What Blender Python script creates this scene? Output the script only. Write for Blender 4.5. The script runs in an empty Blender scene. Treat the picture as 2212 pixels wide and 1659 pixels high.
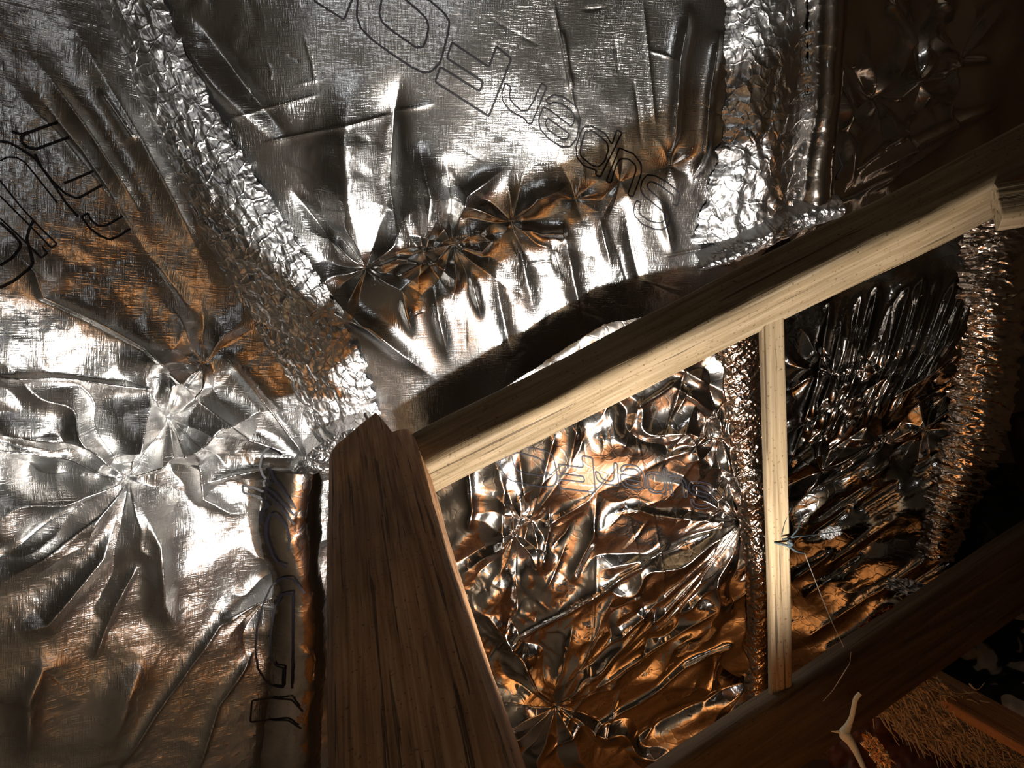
import bpy, math, random
import numpy as np
from mathutils import Vector, Matrix

# ------------------------------------------------------------------ camera
W0, H0, FPX = 2212.0, 1659.0, 1671.0
PITCH = math.radians(22)
CAM = np.array([0.0, 0.0, 0.75])
XR = np.array([1.0, 0, 0]); FW = np.array([0, math.cos(PITCH), math.sin(PITCH)]); UP = np.array([0, -math.sin(PITCH), math.cos(PITCH)])
MROT = np.stack([XR, UP, FW])            # rows: camera-frame axes (right, up, forward) in the world
def w(p):                                 # local survey frame (right, up, forward of the viewpoint) -> world metres
    return CAM + np.asarray(p, float) @ MROT
def ray(px, py):
    px = np.asarray(px, float); py = np.asarray(py, float)
    return np.stack([(px-W0/2)/FPX, -(py-H0/2)/FPX, np.ones_like(px)], -1)
def at(px, py, d): return ray(px, py)*d

C = bpy.context.scene.collection
S = bpy.context.scene
cd = bpy.data.cameras.new('camera'); co = bpy.data.objects.new('camera', cd); C.objects.link(co)
co.location = CAM; co.rotation_euler = (math.pi/2+PITCH, 0, 0)
cd.sensor_width = 36; cd.lens = 36*FPX/W0; cd.clip_start = 0.01
S.camera = co
# ------------------------------------------------------------------ world, lights, exposure
wd = bpy.data.worlds.new('world'); S.world = wd; wd.use_nodes = True
wd.node_tree.nodes['Background'].inputs[0].default_value = (0.30, 0.32, 0.36, 1)
wd.node_tree.nodes['Background'].inputs[1].default_value = 0.02
S.view_settings.view_transform = 'Standard'; S.view_settings.look = 'None'
S.view_settings.exposure = 0.85; S.view_settings.gamma = 1.0; S.view_settings.use_curve_mapping = False
def lamp(name, loc, power, size, col):
    l = bpy.data.lights.new(name, 'POINT'); l.energy = power; l.shadow_soft_size = size; l.color = col
    o = bpy.data.objects.new(name, l); C.objects.link(o); o.location = w(loc); return o
WORK_LAMP = (0.34, -0.78, 1.12); CAMERA_FILL = (-0.10, 0.10, 0.0)
def spot(name, loc, aim, power, angle, blend, size, col):
    l = bpy.data.lights.new(name, 'SPOT'); l.energy = power; l.shadow_soft_size = size; l.color = col
    l.spot_size = math.radians(angle); l.spot_blend = blend
    o = bpy.data.objects.new(name, l); C.objects.link(o); o.location = w(loc)
    d = Vector(w(aim)-w(loc)); o.rotation_mode = 'QUATERNION'; o.rotation_quaternion = d.to_track_quat('-Z', 'Y'); return o
spot('work_lamp', WORK_LAMP, (-0.05, 0.25, 1.85), 60, 112, .5, 0.05, (1, .965, .91))
spot('floor_fill', (0.36, -0.74, 1.10), (0.36, -1.667, 0.725), 17, 122, .6, 0.06, (1, .88, .72))  # added downward spot, lights the floor that the foil mirrors
lamp('camera_fill', CAMERA_FILL, 1.1, 0.03, (.95, .97, 1))  # added cool fill beside the viewpoint, brightens the left foil

# ------------------------------------------------------------------ helpers
rng = random.Random(4)
def link(name, me, m=None, parent=None):
    o = bpy.data.objects.new(name, me); C.objects.link(o)
    if m: me.materials.append(m)
    if parent: o.parent = parent; o.matrix_parent_inverse = Matrix()
    return o
def tag(o, label, cat, group=None, kind=None):
    o['label'] = label; o['category'] = cat
    if group: o['group'] = group
    if kind: o['kind'] = kind
    return o
def empty(name, loc, label, cat, group=None):
    o = bpy.data.objects.new(name, None); C.objects.link(o); o.location = loc; o.empty_display_size = .05
    return tag(o, label, cat, group)
def npmesh(name, verts, quads, smooth=True):
    me = bpy.data.meshes.new(name)
    v = np.asarray(verts, np.float32); q = np.asarray(quads, np.int32)
    me.vertices.add(len(v)); me.vertices.foreach_set('co', v.ravel())
    k = q.shape[1]
    me.loops.add(q.size); me.loops.foreach_set('vertex_index', q.ravel())
    me.polygons.add(len(q)); me.polygons.foreach_set('loop_start', np.arange(0, q.size, k, dtype=np.int32))
    me.polygons.foreach_set('loop_total', np.full(len(q), k, np.int32))
    me.polygons.foreach_set('use_smooth', np.full(len(q), smooth))
    me.update(calc_edges=True); return me
def world_mesh_obj(name, P, quads, m, parent=None, smooth=True, uv=None):
    """P in survey frame -> object whose origin is the shape's centre (or its parent's origin)"""
    V = w(P); c = V.mean(0) if parent is None else np.array(root_loc(parent))
    me = npmesh(name, V-c, quads, smooth)
    if uv is not None:
        l = me.uv_layers.new(name='flat'); q = np.asarray(quads).ravel()
        l.data.foreach_set('uv', np.asarray(uv, np.float32)[q].ravel())
    o = link(name, me, m, parent)
    if parent is None: o.location = c
    return o
def root_loc(o):
    v = np.array(o.location)
    while o.parent: o = o.parent; v = v+np.array(o.location)
    return v
def unit(v): v = np.asarray(v, float); return v/np.linalg.norm(v)

_perm = np.random.RandomState(7).permutation(4096)
_g = np.random.RandomState(8).uniform(0, 2*math.pi, 4096)
def gnoise(x, y, seed=0):
    xi = np.floor(x).astype(int); yi = np.floor(y).astype(int); fx = x-xi; fy = y-yi
    ux = fx*fx*fx*(fx*(fx*6-15)+10); uy = fy*fy*fy*(fy*(fy*6-15)+10)
    def g(a, b, dx, dy):
        h = _g[_perm[(_perm[(a+seed*17) & 4095]+b) & 4095]]
        return np.cos(h)*dx+np.sin(h)*dy
    a = g(xi, yi, fx, fy); b = g(xi+1, yi, fx-1, fy); c = g(xi, yi+1, fx, fy-1); d = g(xi+1, yi+1, fx-1, fy-1)
    return (a*(1-ux)+b*ux)*(1-uy)+(c*(1-ux)+d*ux)*uy
def fbm(x, y, o=4, seed=0):
    r = 0; a = 1
    for i in range(o): r = r+a*gnoise(x, y, seed+i*3); x = x*2.03; y = y*2.03; a *= .5
    return r
def tri(t): return np.abs((t % 1.0)-.5)*2-.5
def crumple(x, y, seed=0, n=6):
    """faceted, creased foil: triangle waves of random heading over a warped sheet, heights about +-1"""
    r = np.random.RandomState(seed+50); wx = x+.5*gnoise(x*.9, y*.9, seed)+.22*gnoise(x*2.3, y*2.3, seed+3)
    wy = y+.5*gnoise(x*.9, y*.9, seed+5)+.22*gnoise(x*2.3, y*2.3, seed+7); h = 0
    for i in range(n):
        a = r.uniform(0, math.pi); f = r.uniform(.5, 1.6)
        h = h+tri((wx*math.cos(a)+wy*math.sin(a))*f+r.uniform())/f*(.4+.6*np.abs(gnoise(x*.6, y*.6, seed+i+20))*2)
    return h/n*2
def ridgen(x, y, seed=0, o=3):
    r = 0; a = 1
    for i in range(o): r = r+a*(.5-np.abs(gnoise(x, y, seed+i*5))*1.6); x = x*2.1; y = y*2.1; a *= .5
    return r

# ------------------------------------------------------------------ materials
def nt(name):
    m = bpy.data.materials.new(name); m.use_nodes = True; t = m.node_tree; b = t.nodes['Principled BSDF']
    def N(ty, **k):
        n = t.nodes.new(ty)
        for a, v in k.items():
            if a in n.inputs: n.inputs[a].default_value = v
            else: setattr(n, a, v)
        return n
    return m, t, b, N
def ramp(N, stops):
    r = N('ShaderNodeValToRGB'); e = r.color_ramp.elements
    while len(e) < len(stops): e.new(.5)
    for el, (p, c) in zip(e, stops): el.position = p; el.color = (c[0], c[1], c[2], 1)
    return r
def foil(name, rough=.2, weave=.5, col=(.86, .86, .85), crinkle=.3, mask=.15, freq=1.0):
    m, t, b, N = nt(name); L = t.links.new
    b.inputs['Metallic'].default_value = 1; b.inputs['Base Color'].default_value = (*col, 1)
    uvn = N('ShaderNodeUVMap'); uvn.uv_map = 'flat'
    def stretched(sx, sy, det=2):
        mp = N('ShaderNodeMapping'); mp.inputs['Scale'].default_value = (sx, sy, 1); L(uvn.outputs[0], mp.inputs[0])
        n = N('ShaderNodeTexNoise', Scale=1.0, Detail=det); L(mp.outputs[0], n.inputs['Vector']); return n
    a = stretched(22*freq, 300*freq); c = stretched(300*freq, 22*freq)      # scrim threads seen through the film
    mx = N('ShaderNodeMath', operation='MAXIMUM'); L(a.outputs[0], mx.inputs[0]); L(c.outputs[0], mx.inputs[1])
    mk = stretched(5, 5, 3)                                                  # the scrim shows in patches
    mr = N('ShaderNodeMapRange'); mr.inputs[1].default_value = .42; mr.inputs[2].default_value = .62; mr.inputs[3].default_value = mask
    L(mk.outputs[0], mr.inputs[0])
    mm = N('ShaderNodeMath', operation='MULTIPLY'); L(mx.outputs[0], mm.inputs[0]); L(mr.outputs[0], mm.inputs[1])
    b1 = N('ShaderNodeBump', Strength=weave, Distance=.0014); L(mm.outputs[0], b1.inputs['Height'])
    f = N('ShaderNodeTexVoronoi', Scale=34.0*freq); f.feature = 'DISTANCE_TO_EDGE'; L(uvn.outputs[0], f.inputs['Vector'])
    wn = stretched(20, 20, 4)
    vm = N('ShaderNodeVectorMath', operation='MULTIPLY_ADD'); vm.inputs[1].default_value = (.05, .05, 0); L(wn.outputs[1], vm.inputs[0]); L(uvn.outputs[0], vm.inputs[2])
    L(vm.outputs[0], f.inputs['Vector'])
    mnn = N('ShaderNodeMath', operation='MINIMUM'); mnn.inputs[1].default_value = .12; L(f.outputs['Distance'], mnn.inputs[0])
    b2 = N('ShaderNodeBump', Strength=crinkle, Distance=.012); L(mnn.outputs[0], b2.inputs['Height']); L(b1.outputs[0], b2.inputs['Normal'])
    L(b2.outputs[0], b.inputs['Normal'])
    rr = N('ShaderNodeMapRange'); rr.inputs[3].default_value = rough*.7; rr.inputs[4].default_value = rough*1.4
    L(mk.outputs[0], rr.inputs[0]); L(rr.outputs[0], b.inputs['Roughness'])
    return m
def wood(name, c0, c1, c2, rough=.75, crack=1.0, bump=.5, dirt=.3, fine=1.0):
    m, t, b, N = nt(name); L = t.links.new; b.inputs['Roughness'].default_value = rough
    b.inputs['Specular IOR Level'].default_value = .25
    tc = N('ShaderNodeTexCoord')
    def st(sx, sy, det=5, dis=0.0):
        mp = N('ShaderNodeMapping'); mp.inputs['Scale'].default_value = (sx, sy, sy); L(tc.outputs['Object'], mp.inputs[0])
        n = N('ShaderNodeTexNoise', Scale=1.0, Detail=det, Distortion=dis); L(mp.outputs[0], n.inputs['Vector']); return n
    g = st(4, 70*fine, 8, .6); r = ramp(N, [(.3, c0), (.5, c1), (.68, c2)]); L(g.outputs[0], r.inputs[0])
    big = st(3, 7, 4); r2 = ramp(N, [(.35, (1-dirt,)*3), (.65, (1, 1, 1))]); L(big.outputs[0], r2.inputs[0])
    mul = N('ShaderNodeMix', data_type='RGBA', blend_type='MULTIPLY'); mul.inputs[0].default_value = 1
    L(r.outputs[0], mul.inputs[6]); L(r2.outputs[0], mul.inputs[7])
    ck = st(2.2, 60*fine, 3, .3); r3 = ramp(N, [(.0, (.12, .09, .06)), (.30+.03*fine, (.12, .09, .06)), (.335+.03*fine, (1, 1, 1))]); L(ck.outputs[0], r3.inputs[0])
    m2 = N('ShaderNodeMix', data_type='RGBA', blend_type='MULTIPLY'); m2.inputs[0].default_value = crack
    L(mul.outputs[2], m2.inputs[6]); L(r3.outputs[0], m2.inputs[7])
    sp = st(160, 160, 2); r4 = ramp(N, [(.28, (.35, .28, .2)), (.36, (1, 1, 1))]); L(sp.outputs[0], r4.inputs[0])
    m3 = N('ShaderNodeMix', data_type='RGBA', blend_type='MULTIPLY'); m3.inputs[0].default_value = .8
    L(m2.outputs[2], m3.inputs[6]); L(r4.outputs[0], m3.inputs[7]); L(m3.outputs[2], b.inputs['Base Color'])
    ad = N('ShaderNodeMath', operation='ADD'); L(g.outputs[0], ad.inputs[0]); L(r3.outputs[0], ad.inputs[1])
    bp = N('ShaderNodeBump', Strength=bump, Distance=.004); L(ad.outputs[0], bp.inputs['Height']); L(bp.outputs[0], b.inputs['Normal'])
    return m
def plain(name, col, rough=.8, metal=0):
    m, t, b, N = nt(name); b.inputs['Roughness'].default_value = rough; b.inputs['Metallic'].default_value = metal
    n = N('ShaderNodeTexNoise', Scale=40.0, Detail=4.0); r = ramp(N, [(.3, [c*.75 for c in col]), (.7, [min(1, c*1.2) for c in col])])
    t.links.new(n.outputs[0], r.inputs[0]); t.links.new(r.outputs[0], b.inputs['Base Color']); return m

M_ROOF = foil('woven_foil', .21, .85, crinkle=.03, freq=1.25, mask=.4)
M_LEFT = foil('woven_foil_bright', .27, 1.0, crinkle=.03, freq=1.0, mask=.9)
M_TAPE = foil('crinkled_tape', .30, .2, crinkle=.55, col=(.88, .88, .88))
M_SMOOTH = foil('smooth_foil', .13, .08, crinkle=.12, col=(.72, .68, .64))
M_DARK = foil('smooth_foil_grey', .13, .1, crinkle=.12, col=(.70, .67, .62))  # smooth foil with a slightly darker, warmer base colour
M_DARKER = foil('shaded_foil', .12, .1, crinkle=.12, col=(.30, .28, .26))  # same foil; its dark reflections are put into the base colour
M_COPPERY = foil('seam_foil', .14, .1, crinkle=.2, col=(.72, .60, .50))
M_INK = plain('black_ink', (.012, .010, .016), .5)
M_STAPLE = plain('staple_steel', (.6, .6, .6), .3, 1)
M_PALE = wood('sawn_pine', (.20, .14, .072), (.30, .215, .12), (.37, .28, .175), dirt=.35, crack=.7, fine=1.4)
M_POST = wood('old_pine', (.26, .11, .04), (.48, .23, .09), (.62, .34, .15), dirt=.45, crack=.7, bump=1.0, fine=1.9)
M_TIE = wood('dark_shaded_timber', (.045, .028, .014), (.075, .048, .025), (.10, .068, .036), dirt=.3, crack=.4)  # dark timber; the shade of its corner is also put into these colours
M_LATH = wood('orange_lath', (.42, .2, .09), (.55, .28, .13), (.62, .34, .17), dirt=.2, crack=.2)
M_FLOOR = wood('floor_chipboard', (.40, .35, .27), (.48, .42, .33), (.55, .49, .39), dirt=.3, crack=.2)
M_ORANGE = wood('orange_floorboards', (.60, .22, .05), (.80, .33, .09), (.9, .42, .14), dirt=.45, crack=.6)
M_SHELL = plain('attic_boarding', (.30, .25, .19), .9)

# ------------------------------------------------------------------ foil sheets
class Sheet:
    def __init__(s, p0, n):
        s.p0 = np.asarray(p0, float); s.n = unit(n)             # n points back at the viewer
        s.u = unit(np.cross([0, 1, 0], s.n)*-1); s.v = np.cross(s.n, s.u)*-1
        if s.u[0] < 0: s.u = -s.u
        if s.v[1] < 0: s.v = -s.v
        s.f = []; s.calm = []
    def uv(s, px, py):
        r = ray(px, py); t = (s.p0@s.n)/(r@s.n); P = r*t[..., None]-s.p0
        return P@s.u, P@s.v
    def pt(s, px, py, h=0):
        u, v = s.uv(np.array([px], float), np.array([py], float)); return (s.p0+u[0]*s.u+v[0]*s.v+s.n*h)
    def P(s, u, v, h): return s.p0+u[..., None]*s.u+v[..., None]*s.v+h[..., None]*s.n
    # features, all placed by where they sit on the sheet
    def line(s, pts, wd, h, sharp=1.0, side=0, fade=.15):
        fade = max(fade, .42) if wd >= .018 else fade; pts = np.array(pts, float); a, b = s.uv(pts[:, 0], pts[:, 1]); s.f.append(('line', a, b, wd, h, sharp, side, fade))
    def star(s, px, py, R, A, n, seed, pinch=.012, a0=0, a1=360, e=1.0):
        a, b = s.uv(np.array([px], float), np.array([py], float)); s.f.append(('star', a[0], b[0], R, A, n, seed, pinch, math.radians(a0), math.radians(a1), e))
    def fn(s, f): s.f.append(('fn', f))
    def H(s, U, V):
        shp = np.shape(U); UF = np.ravel(U); VF = np.ravel(V); tot_h = np.zeros(UF.shape)
        for f in s.f:
            if f[0] == 'fn': tot_h += f[1](UF, VF); continue
            if f[0] == 'line': mg = f[3]*(1+abs(f[6]))*(9 if f[5] < 1.15 else 5); lo = (f[1].min()-mg, f[2].min()-mg); hi = (f[1].max()+mg, f[2].max()+mg)
            else: mg = f[3]*3.2; lo = (f[1]-mg, f[2]-mg); hi = (f[1]+mg, f[2]+mg)
            ix = np.nonzero((UF > lo[0]) & (UF < hi[0]) & (VF > lo[1]) & (VF < hi[1]))[0]
            if len(ix): tot_h[ix] += s.H1(f, UF[ix], VF[ix])
        for (cx, cy, rx, ry, k, rot) in s.calm:          # flatter stretches of the sheet
            a, b = s.uv(np.array([cx, cx+math.cos(rot)*100.]), np.array([cy, cy+math.sin(rot)*100.])); e = np.array([a[1]-a[0], b[1]-b[0]]); sc = np.hypot(*e)/100; e = e/np.hypot(*e)
            x = (UF-a[0])*e[0]+(VF-b[0])*e[1]; y = -(UF-a[0])*e[1]+(VF-b[0])*e[0]
            tot_h = tot_h*(1-k*np.exp(-((x/(rx*sc))**4+(y/(ry*sc))**4)))
        return tot_h.reshape(shp)
    def H1(s, f, U, V):
        h = np.zeros_like(U)
        for f in [f]:
            if f[0] == 'line':
                _, a, b, wd, hh, sharp, side, fade = f; best = np.full(U.shape, 1e9); T = np.zeros_like(U); sg = np.zeros_like(U)
                L = np.hypot(np.diff(a), np.diff(b)); cum = np.concatenate([[0], np.cumsum(L)]); tot = cum[-1]
                for i in range(len(L)):
                    dx, dy = (a[i+1]-a[i])/L[i], (b[i+1]-b[i])/L[i]; x = U-a[i]; y = V-b[i]
                    t = np.clip(x*dx+y*dy, 0, L[i]); d = np.hypot(x-t*dx, y-t*dy); m = d < best
                    best = np.where(m, d, best); T = np.where(m, (cum[i]+t)/tot, T); sg = np.where(m, np.sign(dx*y-dy*x), sg)
                tp = np.clip(T/fade, 0, 1)*np.clip((1-T)/fade, 0, 1); tp = tp*tp*(3-2*tp)
                ww = wd*(1+side*sg)
                h = h+hh*tp*np.exp(-(best/ww)**sharp)
            elif f[0] == 'star':
                _, a, b, R, A, n, seed, pinch, a0, a1, e = f; r = np.hypot(U-a, V-b); th = np.arctan2(V-b, U-a) % (2*math.pi)
                k = np.random.RandomState(seed); x = np.sort(k.uniform(0, 2*math.pi, n)); y = k.uniform(.25, 1, n)*np.where(np.arange(n) % 2, 1, -1)
                x = x*.6+np.arange(n)*2*math.pi/n*.4
                wob = .35*gnoise(U*9+seed, V*9, seed)*np.clip(r/R, 0, 1)
                g = np.interp((th+wob) % (2*math.pi), np.concatenate([[x[-1]-2*math.pi], x, [x[0]+2*math.pi]]), np.concatenate([[y[-1]], y, [y[0]]]))
                q = r/R; fr = q*np.exp(1-q)*np.exp(-(q*.55)**2)
                msk = 1.0
                if a1-a0 < 6.2:
                    mid = (a0+a1)/2; hw = (a1-a0)/2; dd = np.abs((th-mid+math.pi) % (2*math.pi)-math.pi); msk = np.clip((hw-dd)/.3, 0, 1)
                h = h+A*fr*g*msk-pinch*np.exp(-r/.018)
            else: h = h+f[1](U, V)
        return h
    def build(s, name, poly, m, step=.003, ragged=.0, parent=None, mask=None):
        poly = np.array(poly, float); a, b = s.uv(poly[:, 0], poly[:, 1])
        us = np.arange(a.min(), a.max(), step); vs = np.arange(b.min(), b.max(), step)
        U, V = np.meshgrid(us, vs); h = s.H(U, V)
        ax = U+ragged*fbm(U*25, V*25, 3, 11); ay = V+ragged*fbm(U*25, V*25, 3, 23)
        ins = np.zeros(U.shape, bool); j = len(a)-1
        for i in range(len(a)):
            c = ((b[i] > ay) != (b[j] > ay)) & (ax < (a[j]-a[i])*(ay-b[i])/(b[j]-b[i]+1e-12)+a[i]); ins ^= c; j = i
        nx = len(us); idx = np.arange(U.size).reshape(U.shape)
        q = np.stack([idx[:-1, :-1], idx[:-1, 1:], idx[1:, 1:], idx[1:, :-1]], -1); k = ins[:-1, :-1] & ins[1:, 1:] & ins[:-1, 1:] & ins[1:, :-1]
        q = q[k]; used = np.unique(q); re = np.full(U.size, -1); re[used] = np.arange(len(used))
        P = s.P(U, V, h).reshape(-1, 3)[used]
        return world_mesh_obj(name, P, re[q], m, parent, uv=np.stack([U, V], -1).reshape(-1, 2)[used])
    def ink(s, pts, parent, px=3.0, closed=False, name='printed_letter', H=None, lift=.0016):
        pts = np.array(pts, float)
        if closed: pts = np.vstack([pts, pts[:1]])
        out = [pts[0]]
        for i in range(len(pts)-1):
            L = np.hypot(*(pts[i+1]-pts[i])); n = max(1, int(L/3))
            for k in range(1, n+1): out.append(pts[i]+(pts[i+1]-pts[i])*k/n)
        p = np.array(out)
        q = p.copy()
        for _ in range(2): q[1:-1] = (q[:-2]+2*q[1:-1]+q[2:])/4
        p = q; tg = p.copy()
        for _ in range(4):
            a, b = s.uv(tg[:, 0], tg[:, 1]); PP = s.P(a, b, s.H(a, b)+lift); gx = W0/2+FPX*PP[:, 0]/PP[:, 2]; gy = H0/2-FPX*PP[:, 1]/PP[:, 2]
            of = tg-p+.8*np.clip(np.stack([p[:, 0]-gx, p[:, 1]-gy], -1), -8, 8)
            for _j in range(12): of[1:-1] = (of[:-2]+2*of[1:-1]+of[2:])/4
            tg = p+of
        a, b = s.uv(tg[:, 0], tg[:, 1]); wd = px/FPX*abs(s.p0[2])/2
        d = np.stack([np.gradient(a), np.gradient(b)], -1); d /= np.linalg.norm(d, axis=1)[:, None]+1e-9
        A1, B1, A2, B2 = a-d[:, 1]*wd, b+d[:, 0]*wd, a+d[:, 1]*wd, b-d[:, 0]*wd
        V = np.concatenate([s.P(A1, B1, s.H(A1, B1)+lift), s.P(A2, B2, s.H(A2, B2)+lift)]); n = len(a)
        Q = [[i, i+1, n+i+1, n+i] for i in range(n-1)]
        return V, Q
    def letter(s, loops, parent, px=3.0, closed=True, lift=.0016):
        VV = []; QQ = []; o = 0
        for l in loops:
            V, Q = s.ink(l, parent, px*1.25, closed, lift=lift); VV.append(V); QQ += [[i+o for i in q] for q in Q]; o += len(V)
        return world_mesh_obj('printed_letter', np.concatenate(VV), QQ, M_INK, parent)
    def staple(s, px, py, parent, ang=0.4):
        c = s.pt(px, py); u = s.u*math.cos(ang)+s.v*math.sin(ang); v = np.cross(s.n, u)
        u0, v0 = s.uv(np.array([px], float), np.array([py], float)); hh = float(s.H(u0, v0)[0])+.002; c = c+s.n*hh
        P = []; 
        for a in (-1, 1):
            for b_ in (-1, 1):
                for d in (-1, 1): P.append(c+u*a*.006+v*b_*.0009+s.n*d*.0009)
        Q = [[0, 1, 3, 2], [4, 6, 7, 5], [0, 4, 5, 1], [2, 3, 7, 6], [0, 2, 6, 4], [1, 5, 7, 3]]
        return world_mesh_obj('staple', np.array(P), Q, M_STAPLE, parent, smooth=False)

def strip(name, sheet, cps, m, bulge=.02, cr=(40, 40, .008), seed=1, parent=None, off=.004, rag=.12, ns=500, nt_=90, extra=None):
    """a taped or folded band lying along a polyline of (x, y, half width) on a sheet"""
    c = np.array(cps, float); d = np.concatenate([[0], np.cumsum(np.hypot(np.diff(c[:, 0]), np.diff(c[:, 1])))]); t = np.linspace(0, d[-1], ns)
    cx = np.interp(t, d, c[:, 0]); cy = np.interp(t, d, c[:, 1]); hw = np.interp(t, d, c[:, 2])
    k = np.ones(41)/41
    def sm(z): return np.convolve(np.pad(z, 20, mode='reflect', reflect_type='odd'), k, 'valid')
    cx, cy, hw = sm(cx), sm(cy), sm(hw); a, b = sheet.uv(cx, cy); tx = np.gradient(a); ty = np.gradient(b); L = np.hypot(tx, ty); tx /= L; ty /= L
    H_ = hw/FPX*np.abs(sheet.P(a, b, np.zeros_like(a))[:, 2]); s_ = np.concatenate([[0], np.cumsum(np.hypot(np.diff(a), np.diff(b)))])
    T, I = np.meshgrid(np.linspace(-1, 1, nt_), np.arange(ns)); ss = s_[I]; HW = H_[I]
    edge = 1+rag*(fbm(ss*30, np.sign(T)*7.7+seed, 3, seed))*np.abs(T)**4
    lat = T*HW*edge; U = a[I]-ty[I]*lat; V = b[I]+tx[I]*lat
    base = sheet.H(a, b); base = sm(sm(base))
    h = base[I]+off+bulge*(1-np.abs(T)**2.2)+cr[2]*crumple(ss*cr[0], lat*cr[1], seed)*(.35+.65*(1-np.abs(T)**6))
    h = h+cr[2]*.30*crumple(ss*cr[0]*2.4, lat*cr[1]*2.4, seed+9)
    if extra is not None: h = h+extra(ss, lat, T)
    idx = np.arange(ns*nt_).reshape(ns, nt_); q = np.stack([idx[:-1, :-1], idx[:-1, 1:], idx[1:, 1:], idx[1:, :-1]], -1).reshape(-1, 4)
    return world_mesh_obj(name, sheet.P(U, V, h).reshape(-1, 3), q, m, parent, uv=np.stack([ss, lat], -1).reshape(-1, 2))

# ---- roof sheet: tilted so that it faces both the viewer and the work lamp
R1 = Sheet(at(1080, 520, 2.0), (.10, -.46, -.87))
NR = R1.n
A0 = R1.pt(250, 0); A1 = R1.pt(735, 960)
def through(a, b, tilt):          # plane through the rafter line a-b, turned by tilt about it
    e = unit(b-a); n = R1.n-(R1.n@e)*e; n = unit(n); m = np.cross(e, n)
    return unit(n*math.cos(tilt)+m*math.sin(tilt))
LF = Sheet((A0+A1)/2, through(A0, A1, math.radians(32)))
B0 = R1.pt(1700, 0); B1 = R1.pt(1760, 520)
RT = Sheet((B0+B1)/2, through(B0, B1, math.radians(24)))
WL = Sheet(at(1350, 1150, 2.15), (.02, -.30, -1))
WR = Sheet(at(1900, 900, 2.25), (-.42, -.12, -1))

# central roof sheet features
for i, (x, y, R, A, n) in enumerate([(790, 582, .13, .030, 13), (915, 548, .10, .022, 11), (978, 530, .12, .028, 13), (1105, 480, .11, .026, 11), (1245, 432, .08, .018, 10), (1340, 395, .09, .018, 10), (1450, 360, .09, .018, 9)]):
    R1.star(x, y, R*(.8 if i < 4 else .55), A*(.55 if i < 4 else .4), n, 30+i, pinch=.014 if i < 4 else .009)
R1.line([(790, 582), (755, 450), (745, 300), (770, 130)], .05, .030, 1.6)
R1.line([(870, 560), (840, 400), (850, 250), (870, 140)], .025, -.028, 1.3)
R1.line([(915, 548), (930, 420), (900, 300)], .03, .03, 1.4)
R1.line([(975, 520), (1010, 420), (1110, 350)], .022, .026, 1.3)
R1.line([(960, 520), (975, 430), (960, 330)], .02, -.022, 1.3)
R1.line([(1110, 480), (1160, 430), (1240, 400)], .018, .02, 1.3)
R1.line([(1110, 485), (1170, 505), (1230, 500)], .014, .02, 1.3)
R1.line([(985, 530), (1040, 545), (1060, 520), (1020, 495)], .010, .014, 1.2)
R1.line([(800, 582), (860, 560), (910, 565), (850, 600)], .012, .016, 1.2)
for x, y0, y1, wd_, k in ((865, 610, 740, .014, .8), (930, 580, 800, .020, 1), (1010, 560, 700, .011, .9), (1062, 540, 790, .017, -.7), (1118, 500, 690, .022, 1), (1190, 520, 610, .010, -.7), (1215, 470, 720, .019, 1), (1290, 450, 590, .012, .8), (1345, 420, 650, .018, -.6), (1420, 400, 560, .013, .7)):
    R1.line([(x, y0), (x+8+(y1-y0)*.05, (y0+y1)/2), (x+14+(y1-y0)*.14, y1)], wd_, .017*k, 1.5, fade=.45)
for x0, y0, x1, y1, hh in ((1195, 0, 1245, 250, .003), (1245, 250, 1265, 400, .002), (1390, 0, 1415, 280, .003), (1215, 60, 1240, 200, .003), (560, 310, 860, 245, .004), (480, 260, 700, 200, .003)):
    R1.line([(x0, y0), (x1, y1)], .004, hh, 1.0)
R1.line([(1490, 0), (1465, 130), (1450, 340)], .016, .022, 1.2, fade=.2); R1.line([(1555, 60), (1530, 200), (1520, 330), (1490, 400)], .012, .016, 1.2)
R1.line([(320, 0), (470, 190), (620, 330)], .03, .020, 1.5); R1.line([(390, 0), (540, 200), (650, 330)], .02, -.014, 1.5)
R1.line([(560, 420), (700, 620), (860, 760)], .022, .022, 1.3); R1.line([(620, 400), (740, 560)], .018, -.016, 1.3)
R1.line([(640, 640), (800, 700), (950, 830)], .022, .024, 1.3)
R1.fn(lambda U, V: .020*gnoise(U*3.1+2, V*2.4, 3)+.003*gnoise(U*9, V*7, 5))
_r = random.Random(8)
for i in range(60):
    x0 = _r.uniform(500, 1550); y0 = _r.uniform(-40, 700); L = _r.uniform(40, 170)
    if abs((x0+40-850)*.556-(y0-20)*.831) < 110: continue
    L = L; a_ = _r.choice((-.25, -.3, 1.35, 1.45, .5))+_r.gauss(0, .1)
    R1.line([(x0, y0), (x0+L*.5*math.cos(a_)+_r.gauss(0, 3), y0+L*.5*math.sin(a_)+_r.gauss(0, 3)), (x0+L*math.cos(a_), y0+L*math.sin(a_))], _r.uniform(.0028, .005), _r.choice((-1, 1))*_r.uniform(.0008, .0026), 1.05, fade=.3)
R1.fn(lambda U, V: .0035*crumple(U*16, V*16, 4)*np.clip(gnoise(U*3, V*3, 9)*2+.3, 0, 1))
R1.calm.append((1290, 320, 230, 60, .45, .60))
roof = R1.build('foil_sheet', [(180, -60), (1790, -60), (1790, 400), (1560, 640), (1500, 700), (1000, 960), (760, 1050), (690, 990), (540, 740), (330, 300)], M_ROOF, .0024)
tag(roof, 'large silver woven foil sheet across the roof slope above the long beam, black outlined lettering', 'foil insulation')
def Z(ox, oy, sc, pts): return [(ox+x/sc, oy+y/sc) for x, y in pts]
ZR = lambda p: Z(700, 0, 2.765, p)
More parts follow.
